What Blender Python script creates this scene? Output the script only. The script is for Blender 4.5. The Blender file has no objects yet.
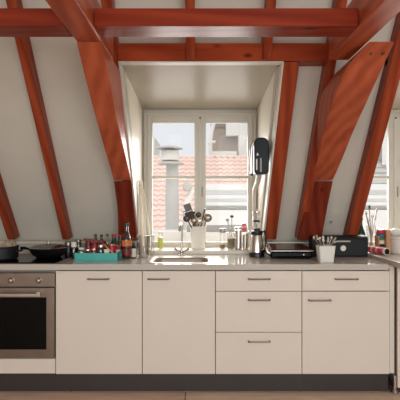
import bpy, bmesh, math, random
from mathutils import Vector, Matrix
random.seed(7)
S = bpy.context.scene
COL = S.collection
PI = math.pi
F = 480.0
CZ = 1.34
def at(x, y, Y):
    return Vector(((x-200)*Y/F, Y, CZ+(200-y)*Y/F))
def X_(x, Y): return (x-200)*Y/F
def Z_(y, Y): return CZ+(200-y)*Y/F

# ------------------------------------------------------------------ materials
MATS = {}
def srgb(c):
    return tuple(((v/255)/12.92 if v/255 <= .04045 else ((v/255+.055)/1.055)**2.4) for v in c)+(1,)
def base(name):
    m = bpy.data.materials.new(name); m.use_nodes = True
    nt = m.node_tree
    return m, nt, nt.nodes['Principled BSDF']
def mat(name, c, rough=.5, metal=0, var=.08, scale=8, bump=0, spec=.5, coat=0):
    m, nt, b = base(name); N = nt.nodes; L = nt.links
    tc = N.new('ShaderNodeTexCoord'); n = N.new('ShaderNodeTexNoise')
    n.inputs['Scale'].default_value = scale; n.inputs['Detail'].default_value = 4
    L.new(tc.outputs['Object'], n.inputs['Vector'])
    r = N.new('ShaderNodeValToRGB'); col = srgb(c)
    r.color_ramp.elements[0].color = tuple(v*(1-var) for v in col[:3])+(1,)
    r.color_ramp.elements[1].color = tuple(min(1, v*(1+var)) for v in col[:3])+(1,)
    r.color_ramp.elements[0].position = .3; r.color_ramp.elements[1].position = .7
    L.new(n.outputs['Fac'], r.inputs['Fac']); L.new(r.outputs['Color'], b.inputs['Base Color'])
    b.inputs['Roughness'].default_value = rough; b.inputs['Metallic'].default_value = metal
    b.inputs['Specular IOR Level'].default_value = spec; b.inputs['Coat Weight'].default_value = coat
    if bump:
        bp = N.new('ShaderNodeBump'); bp.inputs['Strength'].default_value = bump
        bp.inputs['Distance'].default_value = .01
        L.new(n.outputs['Fac'], bp.inputs['Height']); L.new(bp.outputs['Normal'], b.inputs['Normal'])
    MATS[name] = m
    return m
def wood(name, dark, light, sc, rough=.33, knots=True, tilt=0):
    m, nt, b = base(name); N = nt.nodes; L = nt.links
    tc = N.new('ShaderNodeTexCoord'); pre = N.new('ShaderNodeMapping'); pre.inputs['Rotation'].default_value = (tilt, 0, 0)
    L.new(tc.outputs['Object'], pre.inputs['Vector'])
    oi = N.new('ShaderNodeObjectInfo'); ad = N.new('ShaderNodeVectorMath'); ad.operation = 'MULTIPLY_ADD'
    cv = N.new('ShaderNodeCombineXYZ')
    for k in range(3): L.new(oi.outputs['Random'], cv.inputs[k])
    ad.inputs[1].default_value = (7, 9, 8); L.new(cv.outputs[0], ad.inputs[0]); L.new(pre.outputs['Vector'], ad.inputs[2])
    mp = N.new('ShaderNodeMapping')
    mp.inputs['Scale'].default_value = sc
    L.new(ad.outputs[0], mp.inputs['Vector'])
    n = N.new('ShaderNodeTexNoise'); n.inputs['Scale'].default_value = 2.2; n.inputs['Detail'].default_value = 4
    n.inputs['Distortion'].default_value = .6
    L.new(mp.outputs['Vector'], n.inputs['Vector'])
    w = N.new('ShaderNodeTexWave'); w.inputs['Scale'].default_value = 1.1; w.inputs['Distortion'].default_value = 3
    w.inputs['Detail'].default_value = 3; w.inputs['Detail Scale'].default_value = 1.2
    w.bands_direction = 'DIAGONAL'
    L.new(mp.outputs['Vector'], w.inputs['Vector'])
    mx = N.new('ShaderNodeMix'); mx.data_type = 'FLOAT'; mx.inputs[0].default_value = .3
    L.new(n.outputs['Fac'], mx.inputs[2]); L.new(w.outputs['Fac'], mx.inputs[3])
    r = N.new('ShaderNodeValToRGB')
    r.color_ramp.elements[0].color = srgb(dark); r.color_ramp.elements[1].color = srgb(light)
    r.color_ramp.elements[0].position = .22; r.color_ramp.elements[1].position = .78
    L.new(mx.outputs[0], r.inputs['Fac'])
    out = r.outputs['Color']
    if knots:
        v = N.new('ShaderNodeTexVoronoi'); v.inputs['Scale'].default_value = 3.2
        mp2 = N.new('ShaderNodeMapping')
        mp2.inputs['Scale'].default_value = tuple(1.6 if s > 1 else .8 for s in sc)
        L.new(ad.outputs[0], mp2.inputs['Vector']); L.new(mp2.outputs['Vector'], v.inputs['Vector'])
        r2 = N.new('ShaderNodeValToRGB')
        r2.color_ramp.elements[0].position = .05; r2.color_ramp.elements[0].color = (.12, .06, .05, 1)
        r2.color_ramp.elements[1].position = .11; r2.color_ramp.elements[1].color = (1, 1, 1, 1)
        L.new(v.outputs['Distance'], r2.inputs['Fac'])
        mm = N.new('ShaderNodeMix'); mm.data_type = 'RGBA'; mm.blend_type = 'MULTIPLY'; mm.inputs[0].default_value = .8
        L.new(out, mm.inputs[6]); L.new(r2.outputs['Color'], mm.inputs[7]); out = mm.outputs[2]
    L.new(out, b.inputs['Base Color'])
    b.inputs['Roughness'].default_value = rough; b.inputs['Specular IOR Level'].default_value = .09
    MATS[name] = m
def glassy(name, tint=(1, 1, 1), refl=.08, rough=.02, fac=.55):
    m = bpy.data.materials.new(name); m.use_nodes = True
    nt = m.node_tree; N = nt.nodes; L = nt.links; N.clear()
    o = N.new('ShaderNodeOutputMaterial'); t = N.new('ShaderNodeBsdfTransparent'); g = N.new('ShaderNodeBsdfGlossy')
    t.inputs['Color'].default_value = tint+(1,); g.inputs['Roughness'].default_value = rough
    lw = N.new('ShaderNodeLayerWeight'); lw.inputs['Blend'].default_value = .25
    ma = N.new('ShaderNodeMath'); ma.operation = 'MULTIPLY_ADD'; ma.inputs[1].default_value = fac; ma.inputs[2].default_value = refl
    ma.use_clamp = True
    L.new(lw.outputs['Facing'], ma.inputs[0])
    mx = N.new('ShaderNodeMixShader'); L.new(ma.outputs[0], mx.inputs[0])
    L.new(t.outputs[0], mx.inputs[1]); L.new(g.outputs[0], mx.inputs[2]); L.new(mx.outputs[0], o.inputs['Surface'])
    MATS[name] = m

RD, RL = (150, 66, 42), (190, 96, 62)
wood('beam_x', (132, 52, 30), (178, 80, 48), (.7, 7, 7))
wood('beam_y', RD, RL, (7, .7, 7))
wood('beam_z', RD, RL, (7, 7, .7))
wood('beam_s', (122, 48, 28), (166, 76, 46), (7, 7, .6), tilt=-.66)
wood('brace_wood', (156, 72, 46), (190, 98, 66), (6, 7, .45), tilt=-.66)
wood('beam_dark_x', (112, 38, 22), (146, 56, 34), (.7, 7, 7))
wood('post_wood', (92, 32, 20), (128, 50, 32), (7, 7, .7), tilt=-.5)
wood('pale_wood', (172, 122, 88), (208, 160, 122), (6, 6, .8), .5, False)
wood('rod_wood', (222, 208, 188), (236, 226, 210), (8, 8, .6), .55, False)
mat('plaster', (202, 194, 180), .75, var=.025, scale=3, bump=.03)
mat('room_wall', (196, 184, 170), .8, var=.02, scale=3)
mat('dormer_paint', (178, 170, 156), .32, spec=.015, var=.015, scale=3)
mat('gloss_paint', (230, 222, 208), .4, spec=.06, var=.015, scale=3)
mat('white_paint', (206, 200, 188), .45, spec=.15, var=.015, scale=6)
mat('cabinet', (222, 208, 194), .5, var=.01, scale=2)
mat('cabinet_body', (150, 138, 124), .6, var=.02)
mat('worktop', (190, 182, 171), .14, spec=.35, var=.02, scale=60)
mat('worktop2', (192, 182, 172), .2, var=.06, scale=30)
mat('plinth', (52, 42, 38), .5, var=.06)
mat('gap', (60, 48, 42), .8)
mat('steel', (205, 198, 190), .26, metal=1, var=.04, scale=20)
mat('sink_steel', (178, 168, 156), .34, metal=.9, var=.04, scale=20)
mat('brushed', (140, 124, 112), .38, metal=1, var=.05, scale=14)
mat('handle_metal', (150, 138, 124), .35, metal=.9, var=.03)
mat('black_gloss', (11, 10, 10), .35, var=.1, spec=.12)
mat('black_glass', (6, 6, 7), .15, var=.05, spec=.18)
mat('black_matt', (15, 14, 14), .5, var=.12, spec=.3)
mat('black_plastic', (15, 14, 15), .38, var=.1)
mat('dark_navy', (11, 14, 20), .6, var=.2, scale=25)
mat('grill_top', (92, 74, 64), .2, metal=.4, var=.06)
mat('turquoise', (58, 168, 158), .4, var=.05)
mat('red', (186, 24, 30), .35, var=.08)
mat('dark_red', (120, 22, 26), .4, var=.15)
mat('pink', (214, 72, 88), .5, var=.1, scale=40)
mat('green_dark', (20, 58, 36), .18, var=.15)
mat('green', (62, 118, 68), .4, var=.1)
mat('pale_metal', (206, 200, 192), .4, metal=.2)
mat('gunmetal', (74, 66, 62), .35, metal=.5, var=.2, scale=40)
mat('blue', (56, 92, 138), .4, var=.1)
mat('yellow_green', (186, 190, 88), .4, var=.12, scale=40)
mat('cream', (222, 206, 176), .5, var=.05)
mat('orange', (206, 112, 56), .45, var=.35, scale=60)
mat('brown', (70, 40, 28), .3, var=.25, scale=40)
mat('white', (228, 222, 212), .35, var=.02)
mat('cloth', (168, 150, 128), .9, var=.15, scale=30, bump=.4)
mat('paper', (222, 214, 200), .7, var=.05)
mat('spice', (126, 96, 66), .8, var=.3, scale=80)
mat('leaf', (112, 122, 70), .7, var=.3, scale=60)
mat('outer_white', (240, 236, 230), .6, var=.04, scale=4)
mat('outer_grey', (206, 204, 200), .5, var=.08, scale=5)
mat('flue_metal', (190, 188, 184), .6, metal=0, var=.08, scale=5)
mat('outer_dark', (160, 156, 150), .6, var=.1)
mat('render_grey', (158, 150, 142), .8, var=.06, scale=3)
glassy('window_glass', (.985, .985, .985), .004, fac=.12)
glassy('clear_glass', (.985, .985, .98), .07, fac=.4)
glassy('smoke_glass', (.45, .36, .3), .12)
# tiles, bricks, floor
def tile_mat():
    m, nt, b = base('roof_tile'); N = nt.nodes; L = nt.links
    tc = N.new('ShaderNodeTexCoord'); n = N.new('ShaderNodeTexNoise'); n.inputs['Scale'].default_value = 3
    L.new(tc.outputs['Object'], n.inputs['Vector'])
    r = N.new('ShaderNodeValToRGB'); r.color_ramp.elements[0].color = srgb((234, 204, 192)); r.color_ramp.elements[1].color = srgb((246, 226, 214))
    L.new(n.outputs['Fac'], r.inputs['Fac']); L.new(r.outputs['Color'], b.inputs['Base Color'])
    b.inputs['Roughness'].default_value = .8
    MATS['roof_tile'] = m
tile_mat()
def brick_mat():
    m, nt, b = base('brick'); N = nt.nodes; L = nt.links
    tc = N.new('ShaderNodeTexCoord'); mp = N.new('ShaderNodeMapping'); mp.inputs['Rotation'].default_value = (PI/2, 0, 0)
    t = N.new('ShaderNodeTexBrick'); t.inputs['Scale'].default_value = 4
    t.inputs['Color1'].default_value = srgb((146, 132, 120)); t.inputs['Color2'].default_value = srgb((168, 152, 138)); t.inputs['Mortar'].default_value = srgb((206, 198, 188))
    t.inputs['Mortar Size'].default_value = .02
    L.new(tc.outputs['Object'], mp.inputs['Vector']); L.new(mp.outputs['Vector'], t.inputs['Vector'])
    L.new(t.outputs['Color'], b.inputs['Base Color']); b.inputs['Roughness'].default_value = .85
    MATS['brick'] = m
brick_mat()
def floor_mat():
    m, nt, b = base('floor'); N = nt.nodes; L = nt.links
    tc = N.new('ShaderNodeTexCoord')
    t = N.new('ShaderNodeTexBrick'); t.inputs['Scale'].default_value = 1
    t.inputs['Brick Width'].default_value = 1.6; t.inputs['Row Height'].default_value = .14; t.inputs['Mortar Size'].default_value = .004
    t.inputs['Color1'].default_value = srgb((232, 208, 188)); t.inputs['Color2'].default_value = srgb((220, 188, 168)); t.inputs['Mortar'].default_value = srgb((110, 76, 56))
    n = N.new('ShaderNodeTexNoise'); n.inputs['Scale'].default_value = 5; mp = N.new('ShaderNodeMapping'); mp.inputs['Scale'].default_value = (.8, 9, 1)
    L.new(tc.outputs['Object'], mp.inputs['Vector']); L.new(mp.outputs['Vector'], n.inputs['Vector'])
    L.new(tc.outputs['Object'], t.inputs['Vector'])
    r = N.new('ShaderNodeValToRGB'); r.color_ramp.elements[0].color = (.7, .66, .62, 1); r.color_ramp.elements[1].color = (1.15, 1.1, 1.05, 1)
    L.new(n.outputs['Fac'], r.inputs['Fac'])
    mm = N.new('ShaderNodeMix'); mm.data_type = 'RGBA'; mm.blend_type = 'MULTIPLY'; mm.inputs[0].default_value = 1
    L.new(t.outputs['Color'], mm.inputs[6]); L.new(r.outputs['Color'], mm.inputs[7]); L.new(mm.outputs[2], b.inputs['Base Color'])
    b.inputs['Roughness'].default_value = .45
    MATS['floor'] = m
floor_mat()

# ------------------------------------------------------------------ mesh builder
def wloc(o):
    v = Vector((0, 0, 0))
    while o is not None:
        v += o.location; o = o.parent
    return v
class MB:
    def __init__(s): s.bm = bmesh.new()
    def box(s, x0, x1, y0, y1, z0, z1):
        r = bmesh.ops.create_cube(s.bm, size=1)
        for v in r['verts']:
            v.co = Vector((x0+(v.co.x+.5)*(x1-x0), y0+(v.co.y+.5)*(y1-y0), z0+(v.co.z+.5)*(z1-z0)))
        return s
    def hexa(s, a, b):   # two matching rings of points
        va = [s.bm.verts.new(p) for p in a]; vb = [s.bm.verts.new(p) for p in b]
        n = len(a)
        s.bm.faces.new(va[::-1]); s.bm.faces.new(vb)
        for i in range(n):
            s.bm.faces.new((va[i], va[(i+1) % n], vb[(i+1) % n], vb[i]))
        return s
    def bar(s, p, q, w, h, up=(0, 0, 1)):
        p = Vector(p); q = Vector(q); d = (q-p).normalized(); u = Vector(up)
        sd = d.cross(u).normalized(); u = sd.cross(d).normalized()
        ring = [sd*w/2+u*h/2, -sd*w/2+u*h/2, -sd*w/2-u*h/2, sd*w/2-u*h/2]
        return s.hexa([p+r for r in ring], [q+r for r in ring])
    def lathe(s, c, prof, n=24, axis='z', cap=True):
        c = Vector(c); rings = []
        for r, h in prof:
            ring = []
            for i in range(n):
                a = 2*PI*i/n
                if axis == 'z': p = Vector((r*math.cos(a), r*math.sin(a), h))
                elif axis == 'y': p = Vector((r*math.cos(a), h, r*math.sin(a)))
                else: p = Vector((h, r*math.cos(a), r*math.sin(a)))
                ring.append(s.bm.verts.new(c+p))
            rings.append(ring)
        for a, b in zip(rings, rings[1:]):
            for i in range(n):
                s.bm.faces.new((a[i], a[(i+1) % n], b[(i+1) % n], b[i]))
        if cap:
            s.bm.faces.new(rings[0][::-1]); s.bm.faces.new(rings[-1])
        return s
    def tube(s, pts, r, n=10):
        pts = [Vector(p) for p in pts]; rs = r if isinstance(r, (list, tuple)) else [r]*len(pts)
        rings = []; prev = None
        for i, p in enumerate(pts):
            d = (pts[min(i+1, len(pts)-1)]-pts[max(i-1, 0)]).normalized()
            if prev is None:
                u = d.cross(Vector((0, 0, 1)))
                if u.length < .1: u = d.cross(Vector((1, 0, 0)))
            else: u = prev-d*prev.dot(d)
            u.normalize(); prev = u; w = d.cross(u)
            rings.append([s.bm.verts.new(p+rs[i]*(u*math.cos(2*PI*k/n)+w*math.sin(2*PI*k/n))) for k in range(n)])
        for a, b in zip(rings, rings[1:]):
            for i in range(n):
                s.bm.faces.new((a[i], a[(i+1) % n], b[(i+1) % n], b[i]))
        s.bm.faces.new(rings[0][::-1]); s.bm.faces.new(rings[-1])
        return s
    def sphere(s, c, r, sc=(1, 1, 1), n=14):
        rr = bmesh.ops.create_uvsphere(s.bm, u_segments=n, v_segments=max(6, n//2+2), radius=r)
        for v in rr['verts']:
            v.co = Vector(c)+Vector((v.co.x*sc[0], v.co.y*sc[1], v.co.z*sc[2]))
        return s
    def build(s, name, m, parent=None, bevel=0, smooth=False, origin=None, seg=2):
        bm = s.bm
        bmesh.ops.recalc_face_normals(bm, faces=bm.faces)
        xs = [v.co.copy() for v in bm.verts]
        if parent is not None: org = wloc(parent)
        elif origin is not None: org = Vector(origin)
        else:
            mn = Vector((min(v.x for v in xs), min(v.y for v in xs), min(v.z for v in xs)))
            mxv = Vector((max(v.x for v in xs), max(v.y for v in xs), max(v.z for v in xs)))
            org = Vector(((mn.x+mxv.x)/2, (mn.y+mxv.y)/2, mn.z))
        for v in bm.verts: v.co -= org
        me = bpy.data.meshes.new(name); bm.to_mesh(me); bm.free()
        me.materials.append(MATS[m])
        if smooth:
            for p in me.polygons: p.use_smooth = True
        o = bpy.data.objects.new(name, me); COL.objects.link(o)
        if parent is not None: o.parent = parent
        else: o.location = org
        if bevel:
            b = o.modifiers.new('bevel', 'BEVEL'); b.width = bevel; b.segments = seg; b.limit_method = 'ANGLE'; b.angle_limit = .7
            if smooth is None:
                pass
        if smooth:
            e = o.modifiers.new('edges', 'EDGE_SPLIT'); e.split_angle = math.radians(40)
        return o
def thing(name, label, cat, loc, group=None):
    o = bpy.data.objects.new(name, None); COL.objects.link(o)
    o.location = loc; o.empty_display_size = .05
    o['label'] = label; o['category'] = cat
    if group: o['group'] = group
    return o
def tag(o, label, cat, group=None, kind=None):
    o['label'] = label; o['category'] = cat
    if group: o['group'] = group
    if kind: o['kind'] = kind
    return o
def struct(o): o['kind'] = 'structure'; return o
def dup(root, loc, label):
    r = root.copy(); COL.objects.link(r); r.location = loc; r['label'] = label
    for ch in list(root.children):
        c = ch.copy(); COL.objects.link(c); c.parent = r
        for g in list(ch.children):
            d = g.copy(); COL.objects.link(d); d.parent = c
    return r

# ------------------------------------------------------------------ roof slope geometry
T = 1.29
def slopeZ(Y): return 1.003+T*(4.04-Y)      # plaster surface
def slopeY(Z): return 4.04-(Z-1.003)/T
def frontY(Z): return 3.908-(Z-1.014)/T     # face of the rafters
NRM = Vector((0, -T, -1)).normalized()       # towards the room
DW = 4.19                                    # window plane
# plaster slope with two dormer openings
HZ = 2.22
def slope_piece(b, x0, x1, z0, z1, th=.05):
    a = [Vector((x0, slopeY(z0), z0)), Vector((x1, slopeY(z0), z0)), Vector((x1, slopeY(z1), z1)), Vector((x0, slopeY(z1), z1))]
    b.hexa(a, [p-NRM*th for p in a])
D1 = (-.497, .497); D2 = (1.19, 2.2)
b = MB()
slope_piece(b, -3.4, D1[0], .96, 3.9); slope_piece(b, D1[1], D2[0], .96, 3.9); slope_piece(b, D2[1], 3.2, .96, 3.9)
slope_piece(b, D1[0], D1[1], HZ, 3.9); slope_piece(b, D2[0], D2[1], HZ, 3.9)
struct(b.build('ceiling_slope', 'plaster'))
b = MB(); yt = slopeY(3.9)
b.box(-3.4, 3.2, -3.2, yt+.05, 3.88, 3.95); struct(b.build('ceiling', 'room_wall'))
b = MB(); b.box(-3.4, 3.2, -3.2, 4.3, -.06, 0); struct(b.build('floor', 'floor'))
b = MB(); b.box(-3.46, -3.4, -3.2, 4.3, 0, 3.95); struct(b.build('wall_left', 'room_wall'))
b = MB(); b.box(3.2, 3.26, -3.2, 4.3, 0, 3.95); struct(b.build('wall_right', 'room_wall'))
# wall behind the camera with two tall unseen windows added to light the room
b = MB(); b.box(-3.4, -2.6, -3.26, -3.2, 0, 3.95); b.box(-.4, .4, -3.26, -3.2, 0, 3.95); b.box(2.6, 3.2, -3.26, -3.2, 0, 3.95)
for x0, x1 in ((-2.6, -.4), (.4, 2.6)):
    b.box(x0, x1, -3.26, -3.2, 0, .5); b.box(x0, x1, -3.26, -3.2, 3.1, 3.95)
struct(b.build('wall_back', 'room_wall'))
for n, (x0, x1) in ((3, (-2.6, -.4)), (4, (.4, 2.6))):
    b = MB()
    for a0, a1, c0, c1 in ((x0, x0+.06, .5, 3.1), (x1-.06, x1, .5, 3.1), (x0+.06, x1-.06, .5, .56), (x0+.06, x1-.06, 3.04, 3.1), ((x0+x1)/2-.03, (x0+x1)/2+.03, .56, 3.04)):
        b.box(a0, a1, -3.25, -3.21, c0, c1)
    w = b.build('window_%d' % n, 'white_paint'); struct(w)  # out of view, added as an opening for the fill light
    MB().box(x0+.06, x1-.06, -3.232, -3.228, .56, 3.04).build('pane', 'window_glass', w)
# low wall under the slope, with ledge
b = MB()
for x0, x1 in ((-3.4, D1[0]), (D1[1], D2[0]), (D2[1], 3.2)):
    b.box(x0, x1, 3.93, 4.08, 0, .985)
for x0, x1 in (D1, D2): b.box(x0, x1, 3.93, 4.08, 0, .9); b.box(x0, x1, 4.08, 4.24, 0, .9)
struct(b.build('wall_front', 'plaster'))
b = MB(); b.box(-3.4, D1[0]-.002, 3.915, 4.03, .986, .998)
b.box(D1[1]+.002, D2[0], 3.915, 4.03, .986, .998)
struct(b.build('trim_1', 'gloss_paint', bevel=.003))
# dormers: cheeks, ceiling, sill, wall around the window
def cheek(b, x, th):
    p = [(3.93, .9), (4.24, .9), (4.24, 2.13), (slopeY(2.235)+.006, 2.235), (slopeY(1.0)+.006, 1.0), (3.94, .985)]
    b.hexa([Vector((x, y, z)) for y, z in p], [Vector((x+th, y, z)) for y, z in p])
for k, (x0, x1) in enumerate((D1, D2)):
    b = MB(); cheek(b, x0, -.012); cheek(b, x1, .012)
    struct(b.build('wall_dormer', 'gloss_paint'))
    b = MB()
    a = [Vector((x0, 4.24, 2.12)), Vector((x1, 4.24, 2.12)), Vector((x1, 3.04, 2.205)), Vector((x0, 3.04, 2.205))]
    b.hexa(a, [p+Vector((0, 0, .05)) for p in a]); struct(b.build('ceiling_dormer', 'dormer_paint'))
    b = MB(); b.box(x0, x1, 3.9, 4.16, .9, .93); struct(b.build('trim_%d' % (k+2), 'gloss_paint', bevel=.004))
# windows
def window(n, x0, x1, xc0, xc1, hinge):
    s = F/DW
    Z = lambda y: Z_(y, DW)
    zt, zb = 2.125, .93
    y0, y1 = DW-.03, DW+.05
    b = MB()                                  # fixed frame
    b.box(x0, x0+.04, y0, y1, zb, zt); b.box(x1-.04, x1, y0, y1, zb, zt)
    b.box(x0+.04, x1-.04, y0, y1, Z(117.5), zt); b.box(x0+.04, x1-.04, y0, y1, zb, zb+.03)
    fr = b.build('window_%d' % n, 'white_paint', bevel=.004); struct(fr)
    # inner casing mould
    b = MB(); b.box(x0+.012, x1-.012, y0-.02, y0, Z(113.5), Z(115)); b.box(x0+.012, x0+.024, y0-.02, y0, zb, Z(115)); b.box(x1-.024, x1-.012, y0-.02, y0, zb, Z(115))
    b.build('frame_moulding', 'white_paint', fr, bevel=.002)
    for (a0, a1, g0, g1) in ((x0+.04, (xc0+xc1)/2-.002, None, xc0), ((xc0+xc1)/2+.002, x1-.04, xc1, None)):
        g0 = g0 if g0 is not None else a0+.04
        g1 = g1 if g1 is not None else a1-.04
        b = MB(); yy0, yy1 = y0-.008, y0+.035
        b.box(a0, g0, yy0, yy1, zb+.03, Z(117.5)); b.box(g1, a1, yy0, yy1, zb+.03, Z(117.5))
        b.box(g0, g1, yy0, yy1, Z(123.5), Z(117.5)); b.box(g0, g1, yy0, yy1, zb+.03, Z(241.5))
        b.box(g0, g1, yy0+.006, yy1, Z(178.8), Z(175.8))
        sh = b.build('sash', 'white_paint', fr, bevel=.004)
        MB().box(g0, g1, y0+.012, y0+.016, Z(241.5), Z(123.5)).build('pane', 'window_glass', sh)
    xm = (xc0+xc1)/2
    MB().box(xm-.012, xm+.012, y0-.022, y0-.008, zb+.03, Z(117.5)).build('meeting_bead', 'white_paint', fr, bevel=.004)
    b = MB(); b.tube([(xm+.018, y0-.024, Z(187)), (xm+.018, y0-.026, Z(197))], .006); b.tube([(xm+.018, y0-.005, Z(190)), (xm+.018, y0-.026, Z(190))], .005)
    b.build('window_handle', 'handle_metal', fr, smooth=True)
    b = MB(); b.sphere((xm, y0-.026, Z(119)), .008); b.build('window_catch', 'brown', fr, smooth=True)
window(1, D1[0]+.004, D1[1]-.004, X_(194.5, DW), X_(205.8, DW), 0)
window(2, D2[0]+.004, D2[1]-.004, X_(387, DW), X_(399.5, DW), 0)

# ------------------------------------------------------------------ roof timbers
def on_front(x, y_img):
    """ z on the rafter face that shows at image row y_img """
    s = .2118*(820-y_img); return CZ+(200-y_img)/s
def rafter(x0, x1, z0, z1, m='beam_s', off=0, label='', name='rafter'):
    # built in world axes; slanting bar between rafter face and plaster
    f = lambda Z: frontY(Z)-off
    a = [Vector((x0, f(z0), z0)), Vector((x1, f(z0), z0)), Vector((x1, slopeY(z0)+.0, z0+.02)), Vector((x0, slopeY(z0)+.0, z0+.02))]
    c = [Vector((x0, f(z1), z1)), Vector((x1, f(z1), z1)), Vector((x1, slopeY(z1), z1)), Vector((x0, slopeY(z1), z1))]
    o = MB().hexa(a, c).build(name, m, bevel=.004)
    return tag(o, label, 'beam', 'slanting rafters on the white slope')
zbot = .999+.01
rafter(-1.565, -1.505, zbot+.008, 3.5, label='leftmost slanting rafter, showing only above the stove end of the worktop')
rafter(-1.12, -1.062, zbot+.008, 3.5, label='thin red brown rafter crossing the white slope above the frying pan')
rafter(-.572, -.509, zbot+.008, 3.5, label='slanting rafter left of the sink window, mostly hidden behind the curved knee brace')
rafter(.523, .62, zbot+.008, 2.2, label='slanting knotty rafter right of the sink window, ending under the short header')
rafter(.79, .85, zbot+.008, 3.5, label='dark slanting rafter tucked along the left side of the right knee brace')
rafter(1.19, 1.275, zbot+.008, 3.5, label='slanting knotty rafter above the black bread bin, beside the right window')
rafter(-.085, -.03, on_front(0, 60.5), 3.5, off=.03, label='short upright rafter above the sink window, left one of two crossing the header')
rafter(.385, .437, on_front(0, 60.5), 3.5, off=.03, label='short upright rafter above the sink window, right one of two crossing the header')
# headers over the dormers
def header(x0, x1, label):
    z0, z1 = on_front(0, 61), on_front(0, 43)
    a = [Vector((x0, frontY(z0), z0)), Vector((x0, frontY(z1), z1)), Vector((x0, slopeY(z1), z1)), Vector((x0, slopeY(z0), z0))]
    c = [Vector((x1, p.y, p.z)) for p in a]
    o = MB().hexa(a, c).build('header_beam', 'beam_x', bevel=.004)
    tag(o, label, 'beam')
header(-.508, .789, 'reddish header beam spanning directly above the sink window dormer')
header(1.276, 3.1, 'header beam above the right window, cut off by the right edge')
# thin white and dark trims round the dormer mouths
for i, (x0, x1) in enumerate(((D1[0]-.012, .52), (D2[0]+.086, D2[1]))):
    b = MB(); z0, z1 = on_front(0, 62.6), on_front(0, 61.2)
    y = frontY(z0)
    b.box(x0, x1, y-.004, y+.06, z0, z1)
    struct(b.build('trim_%d' % (i+6), 'white_paint'))
b = MB()
for x0, x1 in ((-.508, -.494), (.509, .522)):
    za, zb_ = 1.02, on_front(0, 63)
    yo = .012
    a = [Vector((x0, frontY(za)-yo, za)), Vector((x1, frontY(za)-yo, za)), Vector((x1, frontY(za)+.145, za)), Vector((x0, frontY(za)+.145, za))]
    c = [Vector((x0, frontY(zb_)-yo, zb_)), Vector((x1, frontY(zb_)-yo, zb_)), Vector((x1, frontY(zb_)+.145, zb_)), Vector((x0, frontY(zb_)+.145, zb_))]
    b.hexa(a, c)
struct(b.build('trim_8', 'white_paint', bevel=.002))
# cross beam along the room, three lengths between the trusses
ZB, ZT = 2.16, 2.245
def cross(x0, x1, label):
    o = MB().box(x0, x1, 2.26, 2.42, ZB, ZT).build('cross_beam', 'beam_dark_x', bevel=.006)
    tag(o, label, 'beam', 'level cross beam between the trusses')
cross(-3.38, -.637, 'level cross beam left of the left truss, above the stove side')
cross(-.502, .748, 'level cross beam between the two trusses, in front of the dormer header')
# tie beams running to the viewer
def tie(x0, x1, label):
    b = MB(); b.box(x0, x1, -3.1, 2.80, 2.155, 2.33)
    o = b.build('tie_beam', 'beam_y', bevel=.006); tag(o, label, 'beam', 'tie beams running towards the viewer')
tie(-.635, -.504, 'heavy tie beam at upper left running towards the viewer')
tie(.75, .868, 'heavy tie beam at upper right running towards the viewer')
# curved knee braces and the posts below them
def spline(pts, n=6):
    out = []
    P = [pts[0]]+pts+[pts[-1]]
    for i in range(1, len(P)-2):
        for k in range(n):
            t = k/n; p0, p1, p2, p3 = P[i-1], P[i], P[i+1], P[i+2]
            out.append(tuple(.5*((2*p1[j])+(-p0[j]+p2[j])*t+(2*p0[j]-5*p1[j]+4*p2[j]-p3[j])*t*t+(-p0[j]+3*p1[j]-3*p2[j]+p3[j])*t**3) for j in range(len(p1))))
    out.append(tuple(pts[-1])); return out
def strip(b, st):   # stations (yf, zf, yb, zb, xl, xr)
    rings = []
    for yf, zf, yb, zb2, xl, xr in st:
        rings.append([b.bm.verts.new(p) for p in ((xl, yf, zf), (xr, yf, zf), (xr, yb, zb2), (xl, yb, zb2))])
    for a, c in zip(rings, rings[1:]):
        for i in range(4): b.bm.faces.new((a[i], a[(i+1) % 4], c[(i+1) % 4], c[i]))
    b.bm.faces.new(rings[0][::-1]); b.bm.faces.new(rings[-1])
def st(y, s, xl, xr, th=None):
    Y = F/s; Z = CZ+(200-y)/s
    yb = frontY(Z)-.002
    if yb < Y+.03: yb = Y+.03
    return (Y, Z, yb, Z, xl, xr)
def brace(stations, m, name, label, group):
    b = MB(); strip(b, spline(stations)); o = b.build(name, m, bevel=.006)
    tag(o, label, 'beam', group)
    return o
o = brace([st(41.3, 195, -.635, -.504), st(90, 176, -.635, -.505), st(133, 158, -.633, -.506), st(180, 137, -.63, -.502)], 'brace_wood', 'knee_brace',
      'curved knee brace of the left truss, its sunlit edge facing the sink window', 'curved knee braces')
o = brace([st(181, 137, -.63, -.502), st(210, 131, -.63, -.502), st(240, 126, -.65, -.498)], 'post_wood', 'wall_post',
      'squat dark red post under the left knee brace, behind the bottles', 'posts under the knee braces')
o = brace([st(41.3, 195, .869, 1.0), st(65, 184, .806, 1.0), st(90, 174, .785, .992), st(133, 153, .804, 1.0), st(160, 142, .828, 1.0), st(180, 133, .822, 1.0)], 'brace_wood', 'knee_brace',
      'curved knee brace of the right truss with small peg holes, above the contact grill', 'curved knee braces')
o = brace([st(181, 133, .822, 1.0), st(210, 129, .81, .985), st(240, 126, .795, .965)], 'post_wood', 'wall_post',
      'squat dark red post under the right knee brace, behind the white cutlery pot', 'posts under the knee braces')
# peg holes in the right brace
br = [o for o in COL.objects if o.name.startswith('knee_brace')]
for px, py, s in ((371.5, 53.5, 190), (383.5, 53.5, 190)):
    p = at(px, py, F/s)
    MB().lathe((p.x, p.y-.004, p.z), [(.0045, 0), (.0045, .02)], 10, 'y').build('peg', 'brown', br[1])
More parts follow.
